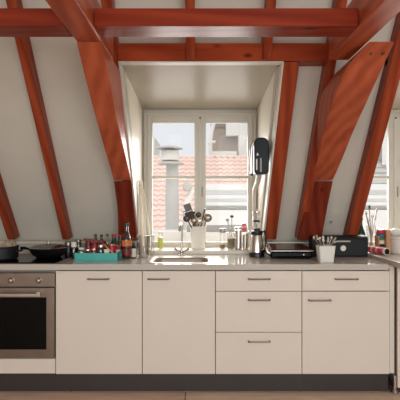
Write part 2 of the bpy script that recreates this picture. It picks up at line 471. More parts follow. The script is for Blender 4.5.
# ------------------------------------------------------------------ kitchen units
YF = 3.333
def zc(y): return CZ-(y-200)/144.0
def xc(x): return (x-200)/144.0
def handle(parent, x0, x1, y, yf=YF):
    z = zc(y); b = MB()
    b.tube([(x0, yf, z), (x0, yf-.026, z), (x0+.004, yf-.03, z), (x1-.004, yf-.03, z), (x1, yf-.026, z), (x1, yf, z)], .0055, 8)
    return b.build('handle', 'handle_metal', parent, smooth=True)
def unit(x0, x1, label, zb=.13):
    t = thing('base_cabinet', label, 'cabinet', ((x0+x1)/2, YF+.3, 0))
    b = MB(); w = .016
    b.box(x0+.001, x0+w, YF+.02, 3.9, .134, .858); b.box(x1-w, x1-.001, YF+.02, 3.9, .134, .858); b.box(x0+w, x1-w, YF+.02, 3.9, .134, .15); b.box(x0+w, x1-w, 3.88, 3.9, .15, .858)
    b.build('carcass', 'cabinet_body', t)
    b = MB(); b.box(x0+.0002, x1-.0002, YF+.03, YF+.045, .001, .1335); b.build('plinth', 'plinth', t)
    return t
def front(t, kind, x0, x1, y0, y1, hx=None, hy=None):
    d = MB().box(x0+.0025, x1-.0025, YF, YF+.018, zc(y1), zc(y0)).build(kind, 'cabinet', t, bevel=.0015)
    if hx: handle(d, xc(hx[0]), xc(hx[1]), hy)
    return d
XA, XB, XC, XD, XE, XG = -1.605, -1.003, -.401, .107, .708, 1.318
c = unit(XB, XC, 'flat white cabinet door beside the oven, under the turquoise tray'); front(c, 'door', XB, XC, 271, 374, (88.5, 109), 278.7)
c = unit(XC, XD, 'narrower flat white cabinet directly under the sink'); front(c, 'door', XC, XD, 271, 374, (148.5, 169), 278.7)
c = unit(XD, XE, 'white three drawer unit right of the sink cabinet')
front(c, 'drawer', XD, XE, 271, 291, (248.5, 269.5), 278.7); front(c, 'drawer', XD, XE, 291.6, 332, (248.5, 269.5), 299.5); front(c, 'drawer', XD, XE, 332.6, 374, (248.5, 269.5), 341)
c = unit(XE, XG, 'white cabinet with one drawer over one door, next to the corner')
front(c, 'drawer', XE, XG, 271, 290.8, (335, 357), 278.7); front(c, 'door', XE, XG, 291.6, 374, (308.5, 330), 299.8)
# corner filler + return unit
tag(MB().hexa([Vector((x, YF+.006, z)) for x, z in ((XG+.001, .134), (XG+.034, .134), (XG+.034, .886), (1.2885, .886), (1.2885, .861), (XG+.001, .861))], [Vector((x, 3.6, z)) for x, z in ((XG+.001, .134), (XG+.034, .134), (XG+.034, .886), (1.2885, .886), (1.2885, .861), (XG+.001, .861))]).build('filler_strip', 'cabinet', bevel=.001), 'narrow vertical filler panel in the corner beside the last cabinet', 'panel')
t = thing('corner_cabinet', 'white corner cabinet under the raised right worktop, cut by the right edge', 'cabinet', (1.75, 3.6, 0))
MB().box(1.366, 2.15, 3.32, 3.9, .06, .884).build('carcass', 'cabinet_body', t)
MB().box(1.358, 2.15, 3.295, 3.315, .05, .884).build('door', 'cabinet', t, bevel=.002)
MB().box(1.33, 2.15, 3.335, 3.35, .004, .055).build('plinth', 'plinth', t)
b = MB(); b.lathe((1.345, 3.312, 0), [(.016, .01), (.016, .03), (.011, .035), (.011, .13)], 12); b.build('leg', 'steel', t, smooth=True)
# worktop with sink cut-out
SX0, SX1, SY0, SY1 = -.345, .07, 3.345, 3.66
b = MB(); W0, W1, YW = -3.0, 1.288, 3.288
b.box(W0, SX0, YW, 3.928, .86, .9); b.box(SX1, W1, YW, 3.928, .86, .9)
b.box(SX0, SX1, YW, SY0, .86, .9); b.box(SX0, SX1, SY1, 3.928, .86, .9)
bmesh.ops.remove_doubles(b.bm, verts=b.bm.verts, dist=1e-5)
tag(b.build('worktop', 'worktop'), 'long pale stone worktop running under the sink window', 'worktop')
b = MB(); b.hexa([Vector(p) for p in ((1.322, 3.12, .887), (2.2, 3.12, .887), (2.2, 3.898, .887), (1.29, 3.898, .887))], [Vector(p) for p in ((1.322, 3.12, .926), (2.2, 3.12, .926), (2.2, 3.898, .926), (1.29, 3.898, .926))])
tag(b.build('worktop', 'worktop2', bevel=.003), 'raised greyish worktop slab overlapping the long one at right', 'worktop')
# sink
def rrect(x0, x1, y0, y1, r, z, n=5):
    out = []
    for cx, cy, a0 in ((x1-r, y1-r, 0), (x0+r, y1-r, PI/2), (x0+r, y0+r, PI), (x1-r, y0+r, 1.5*PI)):
        for k in range(n+1):
            a = a0+k*PI/2/n; out.append(Vector((cx+r*math.cos(a), cy+r*math.sin(a), z)))
    return out
def loft(b, rings, cap0=False, cap1=True):
    R = [[b.bm.verts.new(p) for p in r] for r in rings]; n = len(R[0])
    for a, c in zip(R, R[1:]):
        for i in range(n): b.bm.faces.new((a[i], a[(i+1) % n], c[(i+1) % n], c[i]))
    if cap0: b.bm.faces.new(R[0])
    if cap1: b.bm.faces.new(R[-1])
t = thing('kitchen_sink', 'rounded stainless steel sink set into the pale worktop below the window', 'sink', ((SX0+SX1)/2, (SY0+SY1)/2, .74))
b = MB(); e = .012
loft(b, [rrect(SX0-e, SX1+e, SY0-e, SY1+e, .055, .9005), rrect(SX0-e, SX1+e, SY0-e, SY1+e, .055, .904), rrect(SX0+.008, SX1-.008, SY0+.008, SY1-.008, .05, .904),
         rrect(SX0+.016, SX1-.016, SY0+.016, SY1-.016, .05, .89), rrect(SX0+.03, SX1-.03, SY0+.03, SY1-.03, .05, .76), rrect(SX0+.06, SX1-.06, SY0+.06, SY1-.06, .04, .75)])
b.build('basin', 'sink_steel', t, smooth=True)
MB().lathe(((SX0+SX1)/2, (SY0+SY1)/2+.03, .751), [(.035, 0), (.035, .004), (.02, .002)], 20).build('drain', 'handle_metal', t, smooth=True)
# faucet
fx, fy = X_(181.5, 3.80), 3.80
t = thing('kitchen_faucet', 'chrome sink tap with slim upright spout and crossed lever handles', 'tap', (fx, fy, .9))
b = MB(); b.lathe((fx, fy, .9), [(.024, .0005), (.024, .006), (.015, .012), (.015, .04), (.011, .05), (.009, .05)], 18); b.build('base', 'steel', t, smooth=True)
b = MB(); zt = Z_(225, 3.8)
b.tube([(fx, fy, .945), (fx+.004, fy, 1.03), (fx+.004, fy, zt-.02), (fx+.004, fy-.015, zt), (fx+.002, fy-.04, zt+.01), (fx-.002, fy-.08, zt+.008), (fx-.006, fy-.12, zt-.01), (fx-.008, fy-.14, zt-.035)], [.009, .008, .008, .009, .01, .011, .012, .013], 12)
b.build('spout', 'steel', t, smooth=True)
for sgn, px in ((-1, 174.5), (1, 189)):
    hx = X_(px, 3.78); hz = Z_(248.5, 3.78)
    b = MB(); b.tube([(fx, fy-.01, .925), (fx+(hx-fx)*.6, fy-.02, .925+(hz-.925)*.55), (hx, fy-.025, hz)], [.009, .008, .011], 10); b.build('lever', 'steel', t, smooth=True)
# ------------------------------------------------------------------ oven
t = thing('built_in_oven', 'brownish stainless steel built in oven with black glass door under the stove end', 'oven', ((XA+XB)/2, YF+.3, 0))
b = MB(); w = .016
b.box(XA+.001, XA+w, YF+.02, 3.9, .134, .858); b.box(XB-w, XB-.001, YF+.02, 3.9, .134, .858); b.box(XA+w, XB-w, YF+.05, 3.9, .14, .85)
b.build('housing', 'cabinet_body', t)
MB().box(XA, XB-.0002, YF+.03, YF+.045, .001, .1335).build('plinth', 'plinth', t)
MB().box(XA, XB-.0025, YF, YF+.018, zc(373.5), zc(358.8)).build('bottom_panel', 'cabinet', t, bevel=.0015)
cp = MB().box(XA+.004, XB-.004, YF-.006, YF+.02, zc(286.6), zc(273)).build('control_panel', 'brushed', t, bevel=.002)
for px in (11.5, 39):
    c0 = (xc(px), YF-.006, zc(280.3))
    b = MB(); b.lathe(c0, [(.021, 0), (.021, -.004), (.017, -.006), (.0155, -.022), (.013, -.024)], 20, 'y'); k = b.build('knob', 'handle_metal', cp, smooth=True)
gx = xc(47)
b = MB(); z0, z1 = zc(357.6), zc(287.6); g0, g1 = zc(349), zc(297)
b.box(gx, XB-.004, YF-.012, YF+.016, z0, z1); b.box(XA+.004, -1.54, YF-.012, YF+.016, z0, z1); b.box(-1.54, gx, YF-.012, YF+.016, z0, g0); b.box(-1.54, gx, YF-.012, YF+.016, g1, z1)
d = b.build('door', 'brushed', t)
MB().box(-1.54, gx, YF-.009, YF+.01, g0, g1).build('door_glass', 'black_glass', d)
b = MB(); hz = zc(293.5)
b.box(-1.53, xc(42), YF-.052, YF-.04, hz-.013, hz+.009); b.box(xc(38), xc(41.5), YF-.042, YF-.012, hz-.008, hz+.02); b.box(-1.53, -1.51, YF-.042, YF-.012, hz-.008, hz+.008)
b.build('handle', 'steel', d, bevel=.003)
# hob
HX1 = X_(64, 3.5)
t = thing('glass_hob', 'thin black glass hob set on the worktop above the oven', 'hob', (-1.32, 3.6, .9))
MB().box(-1.62, -1.0, 3.33, 3.86, .9005, .907).build('glass_plate', 'black_glass', t, bevel=.002)
for cx, cy, r in ((-1.46, 3.46, .08), (-1.15, 3.46, .07)):
    MB().lathe((cx, cy, .9075), [(r, 0), (r+.003, 0)], 32, cap=False).build('ring_mark', 'handle_metal', t)
# wok
cx, cy = X_(48.5, 3.62), 3.62
t = thing('frying_pan', 'wide black frying pan with metal rimmed glass lid on the hob', 'pan', (cx, cy, .908))
b = MB(); R = .142
b.lathe((cx, cy, .9085), [(.085, 0), (.112, .018), (.133, .045), (R, .07), (R-.004, .072), (.128, .045), (.105, .02), (.08, .006)], 36); b.build('pan_body', 'black_plastic', t, smooth=True)
b = MB(); b.tube([(cx-.135, cy-.01, .967), (cx-.16, cy, .973), (cx-.18, cy+.01, .977), (cx-.215, cy+.02, .976)], [.008, .008, .011, .012], 10); b.build('handle', 'black_plastic', t, smooth=True)
b = MB(); b.lathe((cx, cy, .981), [(R, 0), (R+.002, .003), (R, .006), (R-.008, .006), (R-.008, 0)], 40, cap=False); ld = b.build('lid_rim', 'steel', t, smooth=True)
b = MB(); b.lathe((cx, cy, .987), [(R-.008, 0), (.1, .013), (.05, .02), (.015, .022)], 36); l = b.build('glass_lid', 'smoke_glass', t, smooth=True)
b = MB(); b.lathe((cx, cy, 1.009), [(.01, 0), (.008, .008), (.018, .012), (.018, .016), (.01, .018)], 16); b.build('lid_knob', 'steel', l, smooth=True)
# casserole at the left edge, crumpled cloth behind it
cx, cy = X_(1, 3.5), 3.52
t = thing('casserole_pot', 'dark blue black casserole on the hob, cut by the left edge', 'pot', (cx, cy, .908))
b = MB(); b.lathe((cx, cy, .9085), [(.1, 0), (.112, .01), (.115, .085), (.12, .09), (.12, .096), (.108, .096), (.106, .02), (.09, .012)], 32); b.build('pot_body', 'dark_navy', t, smooth=True)
for sg in (-1, 1):
    b = MB(); b.tube([(cx+sg*.112, cy-.03, .967), (cx+sg*.14, cy-.02, .969), (cx+sg*.14, cy+.02, .969), (cx+sg*.112, cy+.03, .967)], .006, 8); b.build('handle', 'dark_navy', t, smooth=True)
b = MB(); cxx, cyy = cx+.045, cy+.02
r = bmesh.ops.create_icosphere(b.bm, subdivisions=4, radius=1)
for v in r['verts']:
    p = v.co.copy(); a = math.atan2(p.y, p.x)
    f = 1+.12*math.sin(5*a+p.z*3)+.09*math.sin(9*p.x+4*p.z)+.06*math.sin(13*p.y-7*p.z)
    v.co = Vector((cxx+p.x*.052*f, cyy+p.y*.07*f, .993+max(p.z, -.35)*.055*f*(1-.25*abs(p.x))))
o = b.build('kitchen_cloth', 'cloth', smooth=True); tag(o, 'crumpled beige kitchen cloth heaped in the open casserole at far left', 'cloth')

# ------------------------------------------------------------------ bottle makers
def bottle(name, label, cat, px, Y, zb, h, r, glass, cap, capm=None, lab=None, neck=.35, group=None, labz=(.15, .5), liquid=None, necks=None):
    x = X_(px, Y); t = thing(name, label, cat, (x, Y, zb), group)
    rn = necks or r*.36; hb = h*(1-neck)
    prof = [(r*.92, .0005), (r, .006), (r, hb*.86), (r*.86, hb), (rn*1.15, hb+(h-hb)*.42), (rn, h*.9)]
    b = MB(); b.lathe((x, Y, zb), prof, 20); body = b.build('bottle_body', glass, t, smooth=True)
    if cap:
        b = MB(); b.lathe((x, Y, zb), [(rn*1.3, h*.9), (rn*1.3, h), (rn, h+.002)], 16); b.build('cap', cap, t, smooth=True)
    if lab:
        b = MB(); b.lathe((x, Y, zb), [(r*1.03, hb*labz[0]), (r*1.03, hb*labz[1])], 20, cap=False); b.build('paper_label', lab, t, smooth=True)
    if liquid:
        b = MB(); b.lathe((x, Y, zb), [(r*.9, .006), (r*.94, hb*.82), (r*.2, hb*.83)], 20); b.build('liquid', liquid, t, smooth=True)
    return t
def jar(name, label, cat, px, Y, zb, h, r, glass, cap, content=None, group=None, lab=None, fill=.7, capf=.84, capr=1.02):
    x = X_(px, Y); t = thing(name, label, cat, (x, Y, zb), group)
    b = MB(); b.lathe((x, Y, zb), [(r*.9, .0005), (r, .005), (r, h*(capf-.06)), (r*.86, h*capf)], 20); b.build('jar_body', glass, t, smooth=True)
    if cap:
        b = MB(); b.lathe((x, Y, zb), [(r*capr, h*capf), (r*capr, h*.99), (r*.92, h)], 20); b.build('lid', cap, t, smooth=True)
    if content:
        b = MB(); b.lathe((x, Y, zb), [(r*.86, .005), (r*.9, h*fill*capf), (r*.3, h*fill*capf)], 18); b.build('contents', content, t, smooth=True)
    if lab:
        b = MB(); b.lathe((x, Y, zb), [(r*1.03, h*.2), (r*1.03, h*.62)], 20, cap=False); b.build('paper_label', lab, t, smooth=True)
    return t
W = .9
# dark grinders between pan and tray
jar('pepper_mill', 'dark squat pepper mill between the frying pan and the turquoise tray', 'mill', 68.5, 3.66, W, .12, .028, 'black_plastic', 'handle_metal', capf=.8)
jar('spice_jar', 'small spice jar with a square white cap left of the turquoise tray', 'jar', 74, 3.60, W, .125, .021, 'smoke_glass', 'white', 'brown', capf=.7, capr=1.0)
jar('spice_jar', 'dark spice jar just behind the white capped jar', 'jar', 78.5, 3.82, W, .125, .024, 'smoke_glass', 'handle_metal', 'spice')
# turquoise tray
TX0, TX1, TY0, TY1 = -.905, -.598, 3.465, 3.66
t = thing('storage_tray', 'low turquoise rectangular tray crowded with jars and bottles', 'tray', ((TX0+TX1)/2, (TY0+TY1)/2, W))
b = MB(); b.box(TX0, TX1, TY0, TY1, W+.0005, W+.006); b.build('tray_bottom', 'turquoise', t)
b = MB(); w = .004
b.box(TX0, TX1, TY0, TY0+w, W+.006, W+.056); b.box(TX0, TX1, TY1-w, TY1, W+.006, W+.056); b.box(TX0, TX0+w, TY0+w, TY1-w, W+.006, W+.056); b.box(TX1-w, TX1, TY0+w, TY1-w, W+.006, W+.056)
b.build('tray_wall', 'turquoise', t)
TB = W+.0065
G = 'jars and bottles in the turquoise tray'
jar('spice_jar', 'pale capped little jar at the front left corner inside the turquoise tray', 'jar', 81.5, 3.52, TB, .085, .02, 'clear_glass', 'white', 'cream', G)
jar('spice_jar', 'glass jar with steel lid, second in the front row of the turquoise tray', 'jar', 88, 3.52, TB, .075, .02, 'clear_glass', 'steel', 'brown', G)
jar('spice_jar', 'brown filled glass jar third in the front row of the turquoise tray', 'jar', 94, 3.52, TB, .08, .02, 'clear_glass', 'steel', 'spice', G)
jar('preserve_jar', 'dark preserve jar with wide steel lid in the middle of the turquoise tray', 'jar', 101, 3.53, TB, .105, .027, 'smoke_glass', 'steel', 'brown', G)
jar('preserve_jar', 'dark brown jar with a bright red label band lying high in the tray', 'jar', 88.5, 3.60, TB, .125, .024, 'brown', 'dark_red', None, G, 'red')
jar('preserve_jar', 'jar with a red label beside the dark brown jar in the tray', 'jar', 95, 3.58, TB, .115, .026, 'red', 'dark_red', None, G, 'red')
jar('preserve_jar', 'reddish jar with a brown lid right of the red labelled jar', 'jar', 103, 3.615, TB, .125, .024, 'orange', 'brown', None, G, 'dark_red')
jar('tomato_tin', 'small bright red tin with steel rim at the right end of the tray', 'tin', 112, 3.57, TB, .105, .028, 'red', 'steel', None, G, capf=.95)
jar('tomato_tin', 'red tin standing behind the right end corner of the tray', 'tin', 117.5, 3.62, TB, .098, .02, 'dark_red', 'red', None, G, 'paper')
# flat red packet resting on top
b = MB(); p0 = at(84, 239.3, 3.6); p1 = at(104, 242, 3.6)
b.bar(p0, p1, .055, .014); tag(b.build('snack_packet', 'dark_red', bevel=.004), 'flat dark red packet lying across the jars in the tray', 'packet')
b = MB(); b.bar(at(106, 246.5, 3.48), at(113.5, 253.5, 3.478), .008, .0035); tag(b.build('wooden_stick', 'paper'), 'short white stick slanting over the front edge of the turquoise tray', 'stick')
b = MB(); b.box(X_(104.5, 3.5), X_(109.5, 3.5), 3.485, 3.50, TB, TB+.075); tag(b.build('paper_packet', 'cream', bevel=.002), 'small cream packet behind the slanting white stick', 'packet')
# bottles behind the tray
bottle('sauce_bottle', 'clear small bottle with dark cap, leftmost behind the turquoise tray', 'bottle', 95.5, 3.80, W, .168, .023, 'smoke_glass', 'brown', lab='cream', neck=.3)
bottle('sauce_bottle', 'clear small bottle with black cap, middle one behind the tray', 'bottle', 101.5, 3.78, W, .165, .023, 'smoke_glass', 'black_plastic', lab='paper', neck=.3)
bottle('sauce_bottle', 'clear small bottle with brown cap, rightmost clear one behind the tray', 'bottle', 107.2, 3.80, W, .168, .023, 'clear_glass', 'brown', lab='cream', neck=.3, liquid='spice')
bottle('sauce_bottle', 'dark green bottle with red cap behind the red tin', 'bottle', 114, 3.74, W, .172, .026, 'green_dark', 'red', neck=.36, necks=.013)
bottle('sauce_bottle', 'dark green red capped bottle right beside the tall brown drink bottle', 'bottle', 120.5, 3.76, W, .17, .024, 'green_dark', 'red', neck=.36, necks=.013)
bottle('drink_bottle', 'tall glass bottle of brown drink with an orange label right of the tray', 'bottle', 126.6, 3.60, W, .268, .036, 'smoke_glass', 'green_dark', lab='orange', neck=.42, labz=(.62, .9), liquid='brown', necks=.013)
o = bpy.data.objects[[n.name for n in COL.objects if n.name.startswith('drink_bottle')][0]]
b = MB(); b.lathe(o.location, [(.0375, .03), (.0375, .075)], 20, cap=False); b.build('paper_label', 'dark_red', o, smooth=True)
bottle('small_bottle', 'little dark bottle with pale green label right of the tall brown bottle', 'bottle', 133.5, 3.64, W, .115, .02, 'black_plastic', 'green_dark', lab='paper', neck=.25, labz=(.1, .85))

# glass vessels and folded wooden rack left of the sink
def vessel(name, label, px, Y, h, r, cat='jug', handle_side=0, zb=W, flare=1.0):
    x = X_(px, Y); t = thing(name, label, cat, (x, Y, zb))
    b = MB(); b.lathe((x, Y, zb), [(r*.85, .0006), (r, .01), (r*flare, h), (r*flare-.003, h), (r-.003, .014), (r*.8, .008)], 28); b.build('glass_wall', 'clear_glass', t, smooth=True)
    b = MB(); b.lathe((x, Y, zb+h), [(r*flare, 0), (r*flare+.002, .002), (r*flare-.003, .004), (r*flare-.004, 0)], 28, cap=False); b.build('rim', 'clear_glass', t, smooth=True)
    if handle_side:
        sg = handle_side
        b = MB(); b.tube([(x+sg*r, Y, zb+h*.85), (x+sg*(r+.03), Y, zb+h*.9), (x+sg*(r+.045), Y, zb+h*.6), (x+sg*(r+.03), Y, zb+h*.3), (x+sg*r, Y, zb+h*.22)], .005, 8); b.build('handle', 'clear_glass', t, smooth=True)
    return t
vessel('glass_jug', 'clear glass jug with handle at the left of the sink', 143, 3.66, .17, .05, handle_side=-1)
vessel('drinking_glass', 'clear tall drinking glass right of the jug beside the sink', 150.8, 3.78, .165, .032, 'glass')
vessel('drinking_glass', 'short clear glass beside the little dark bottle, left of the jug', 136.8, 3.80, .10, .03, 'glass')
t = thing('folding_rack', 'folded pale wooden drying rack leaning beside the sink window', 'rack', (X_(144, 3.86), 3.86, .9))
for (xa, ya, xb, yb, Ya, Yb) in ((139.4, 180.5, 141.5, 252, 3.84, 3.85), (141.6, 181, 146.5, 252, 3.86, 3.87), (140.6, 187, 143.6, 252, 3.88, 3.885), (143.0, 189, 152, 250, 3.87, 3.88), (139.2, 195, 139.4, 252, 3.80, 3.82)):
    b = MB(); a = at(xa, ya, Ya); c = at(xb, yb, Yb); c.z = .901
    b.bar(a, c, .015, .012, (0, 1, 0)); b.build('slat', 'rod_wood', t, bevel=.002)
b = MB(); b.tube([at(139.5, 185, 3.83), at(142.4, 185.5, 3.885)], .004); b.build('hinge_pin', 'handle_metal', t)
SZ = .9305
# dish soap on sill
bottle('soap_bottle', 'clear soap bottle with yellow green label on the window sill', 'bottle', 160.5, 3.98, SZ, .145, .022, 'clear_glass', 'paper', lab='yellow_green', neck=.15, labz=(.1, .8), liquid='yellow_green', necks=.016)
# ------------------------------------------------------------------ utensil pot
ux, uy = X_(198.3, 4.03), 4.03
t = thing('utensil_pot', 'tall tapered white pot full of cooking utensils on the window sill', 'pot', (ux, uy, SZ))
b = MB(); b.lathe((ux, uy, SZ), [(.054, .0005), (.057, .005), (.07, .19), (.067, .19), (.053, .012)], 32); b.build('pot_wall', 'white', t, smooth=True)
def utensil(name, label, cat, tip, headfn, m, r=.005, Yt=None, m2=None, grp='cooking utensils in the white pot'):
    Yt = Yt or uy
    p1 = at(tip[0], tip[1], Yt); p0 = Vector((ux+(p1.x-ux)*-.35, uy+(p1.y-uy)*-.3, SZ+.02))
    t = thing(name, label, cat, p0, grp)
    MB().tube([p0, p0.lerp(p1, .5), p1], r, 8).build('handle', m2 or m, t, smooth=True)
    d = (p1-p0).normalized()
    b = MB(); headfn(b, p1, d); b.build('head', m, t, bevel=.001 if name == 'spatula' else 0, smooth=(name != 'spatula'))
def flat_head(w, l, th=.004):
    def f(b, p, d):
        u = Vector((0, -1, .2)); b.bar(p, p+d*l, w, th, u)
    return f
def ladle_head(r, sc=(1, .45, 1)):
    def f(b, p, d): b.sphere(p+d*r*.8, r, sc)
    return f
utensil('spatula', 'grey slotted turner leaning to the upper left in the white pot', 'spatula', (190, 214), flat_head(.06, .09), 'gunmetal', Yt=4.05)
utensil('spatula', 'broad black slotted spatula at the left side of the white pot', 'spatula', (191, 219), flat_head(.072, .07, .008), 'gunmetal', Yt=3.97)
utensil('skimmer', 'round steel skimmer leaning right out of the white pot', 'skimmer', (206.5, 221), ladle_head(.036), 'handle_metal', .004)
utensil('serving_spoon', 'dark serving spoon standing upright in the white pot', 'spoon', (198.5, 217), ladle_head(.024), 'gunmetal', .007)
utensil('kitchen_tongs', 'dark narrow tongs pointing up at the right rim of the white pot', 'tongs', (204.2, 212), flat_head(.014, .03, .012), 'brown', .006, 4.0)
utensil('whisk', 'steel whisk low at the left rim of the white pot', 'whisk', (194.5, 223), ladle_head(.028), 'handle_metal', .006, 3.98)
utensil('serving_spoon', 'steel serving spoon low in the middle of the white pot', 'spoon', (199.5, 223), ladle_head(.024), 'steel', .006, 3.97)
utensil('serving_spoon', 'dark ladle leaning left low over the rim of the white pot', 'ladle', (188, 221), ladle_head(.03), 'gunmetal', .006, 3.97)
utensil('serving_fork', 'steel fork with dark head between the spoons in the white pot', 'fork', (196.5, 218), flat_head(.022, .03), 'handle_metal', .004, 4.06)
utensil('serving_spoon', 'small steel spoon right of centre in the white pot', 'spoon', (202, 221), ladle_head(.014), 'steel', .004, 4.05)
utensil('potato_masher', 'steel masher handle rising behind the black spatula in the pot', 'masher', (193.5, 214), flat_head(.03, .02, .02), 'brown', .006, 4.08)
# sill items right of the pot
jar('glass_canister', 'slim glass cylinder with steel lid and base right of the utensil pot', 'canister', 222.4, 4.0, SZ, .172, .024, 'clear_glass', 'handle_metal', 'spice', fill=.3, capf=.8)
t = thing('glass_canister', 'glass jar of green and brown herbs holding two dark tools on the sill', 'canister', (X_(231, 3.98), 3.98, SZ))
x = X_(231, 3.98)
MB().lathe((x, 3.98, SZ), [(.03, .0006), (.033, .006), (.034, .14), (.031, .14), (.03, .01)], 24).build('jar_body', 'clear_glass', t, smooth=True)
MB().lathe((x, 3.98, SZ), [(.028, .006), (.029, .035), (.02, .036)], 20).build('green_herbs', 'leaf', t, smooth=True)
MB().lathe((x, 3.98, SZ), [(.028, .037), (.029, .09), (.01, .095)], 20).build('brown_herbs', 'spice', t, smooth=True)
for tip, lb in (((227.5, 220), 'small dark headed brush standing left in the herb jar'), ((231.8, 216.5), 'small dark headed brush standing taller in the herb jar')):
    p0 = Vector((x+.004*(1 if tip[0] > 230 else -1), 3.98, SZ+.1)); p1 = at(tip[0], tip[1], 3.98)
    t = thing('small_brush', lb, 'brush', p0); MB().tube([p0, p1], .003, 8).build('handle', 'steel', t, smooth=True)
    MB().sphere(p1, .015, (1, .8, .8)).build('head', 'black_plastic' if tip[0] > 230 else 'outer_dark', t, smooth=True)
def ribbed(name, label, px, Y, h, r, zb=SZ, lid='steel'):
    x = X_(px, Y); t = thing(name, label, 'canister', (x, Y, zb)); pr = [(r*.9, .0006)]
    n = 9
    for i in range(n):
        z = .006+i*(h*.86-.006)/n; dz = (h*.86-.006)/n
        pr += [(r, z), (r, z+dz*.7), (r*.95, z+dz*.75), (r*.95, z+dz*.95)]
    MB().lathe((x, Y, zb), pr, 24).build('canister_body', 'steel', t, smooth=True)
    MB().lathe((x, Y, zb), [(r*1.03, h*.87), (r*1.03, h*.96), (r*.8, h), (r*.2, h*1.01)], 24).build('lid', lid, t, smooth=True)
ribbed('steel_canister', 'taller ribbed steel canister left of the thermos jug', 238.3, 3.95, .19, .03)
ribbed('steel_canister', 'shorter ribbed steel canister with dull lid touching the thermos jug', 245.4, 3.97, .135, .026)
t = thing('spray_bottle', 'clear bottle with a pink label behind the steel canisters', 'bottle', (X_(244, 4.08), 4.08, SZ))
xx = X_(244, 4.08)
MB().box(xx-.024, xx+.024, 4.065, 4.1, SZ+.0005, SZ+.215).build('bottle_body', 'clear_glass', t, bevel=.008)
MB().box(xx-.02, xx+.02, 4.062, 4.065, Z_(231, 4.06), Z_(227.5, 4.06)).build('upper_label', 'pink', t)
MB().box(xx-.02, xx+.015, 4.062, 4.065, Z_(226, 4.06), Z_(223.5, 4.06)).build('lower_label', 'pink', t)
# thermos jug
tx, ty = X_(256.8, 3.72), 3.72
t = thing('thermos_jug', 'conical brushed steel thermos jug with black base, lid and handle', 'jug', (tx, ty, W))
MB().lathe((tx, ty, W), [(.058, .0006), (.061, .004), (.06, .036), (.056, .038)], 32).build('base', 'black_plastic', t, smooth=True)
MB().lathe((tx, ty, W), [(.056, .0385), (.043, .165), (.040, .172)], 32).build('jug_body', 'steel', t, smooth=True)
MB().lathe((tx, ty, W), [(.043, .1725), (.046, .18), (.046, .198), (.036, .205), (.024, .206), (.024, .219), (.018, .222)], 28).build('lid', 'black_plastic', t, smooth=True)
MB().tube([(tx+.038, ty, W+.19), (tx+.058, ty-.01, W+.2), (tx+.068, ty-.01, W+.16), (tx+.07, ty-.01, W+.09), (tx+.062, ty, W+.035)], [.01, .009, .008, .008, .009], 10).build('handle', 'black_plastic', t, smooth=True)
MB().tube([(tx-.035, ty, W+.18), (tx-.055, ty, W+.195), (tx-.064, ty, W+.2)], [.014, .01, .007], 10).build('spout', 'steel', t, smooth=True)
# glass coffee press on sill, seen above thermos
px_, py_ = X_(257, 4.03), 4.03
t = thing('coffee_maker', 'clear glass coffee maker with a dark band behind the thermos jug', 'coffee maker', (px_, py_, SZ))
MB().lathe((px_, py_, SZ), [(.036, .0006), (.038, .01), (.038, .30), (.035, .31)], 24).build('glass_body', 'clear_glass', t, smooth=True)
MB().lathe((px_, py_, SZ), [(.04, .225), (.04, .24)], 24, cap=True).build('dark_band', 'black_plastic', t, smooth=True)
MB().tube([(px_+.038, py_-.01, SZ+.25), (px_+.056, py_-.01, SZ+.25), (px_+.056, py_-.01, SZ+.2)], .005).build('handle', 'black_plastic', t, smooth=True)
MB().lathe((px_, py_, SZ), [(.04, .302), (.04, .312), (.005, .316), (.007, .33)], 20).build('lid', 'steel', t, smooth=True)
# ------------------------------------------------------------------ wall dispenser on the right cheek
dx0, dx1 = .385, .492; dy0, dy1 = 3.42, 3.53
t = thing('wall_dispenser', 'glossy black rounded dispenser with chrome side on the wall right of the window', 'dispenser', (.44, 3.475, 1.49))
def capsule(b, x0, x1, y0, y1, z0, z1, r, n=8):
    pr = []
    for cx, cz, a0 in ((x1-r, z1-r, 0), (x0+r, z1-r, PI/2), (x0+r*.5, z0+r*.5, PI), (x1-r*.5, z0+r*.5, 1.5*PI)):
        rr = r if a0 < PI else r*.5
        for k in range(n+1):
            a = a0+k*PI/2/n; pr.append((cx+rr*math.cos(a), cz+rr*math.sin(a)))
    b.hexa([Vector((x, y0, z)) for x, z in pr], [Vector((x, y1, z)) for x, z in pr])
zt_, zb_ = Z_(137.5, 3.43), Z_(174, 3.43)
b = MB(); capsule(b, X_(254, 3.43), dx1, dy0, dy1, zb_, zt_, .045); b.build('cover', 'black_gloss', t, bevel=.008, seg=3)
b = MB(); b.tube([(X_(254, 3.43)+.03, dy0+.03, zt_-.006), (X_(254, 3.43)+.004, dy0+.02, zt_-.025), (X_(251.8, 3.43), dy0+.02, zt_-.06), (X_(251, 3.43), dy0+.02, zb_+.1), (X_(251, 3.43), dy0+.02, zb_)], [.008, .01, .013, .015, .014], 10)
b.build('side_plate', 'steel', t, smooth=True)
mb = MB(); x0 = X_(256, 3.42); 
mb.box(x0, x0+.010, dy0-.002, dy0+.002, Z_(170, 3.42), Z_(159, 3.42)); mb.build('pale_stripe', 'paper', t)
mb = MB(); x0 = X_(260, 3.42); mb.box(x0, x0+.012, dy0-.002, dy0+.002, Z_(172, 3.42), Z_(158, 3.42)); mb.build('grey_stripe', 'outer_dark', t)
mb = MB(); x0 = X_(257.5, 3.42); z = Z_(155.5, 3.42)
mb.hexa([Vector((x0-.008, dy0-.002, z)), Vector((x0+.01, dy0-.002, z)), Vector((x0, dy0-.002, z+.022))], [Vector((x0-.008, dy0+.002, z)), Vector((x0+.01, dy0+.002, z)), Vector((x0, dy0+.002, z+.022))]); mb.build('white_emblem', 'paper', t)
MB().sphere(at(251.7, 174.5, 3.43), .01).build('dark_button', 'black_plastic', t, smooth=True)
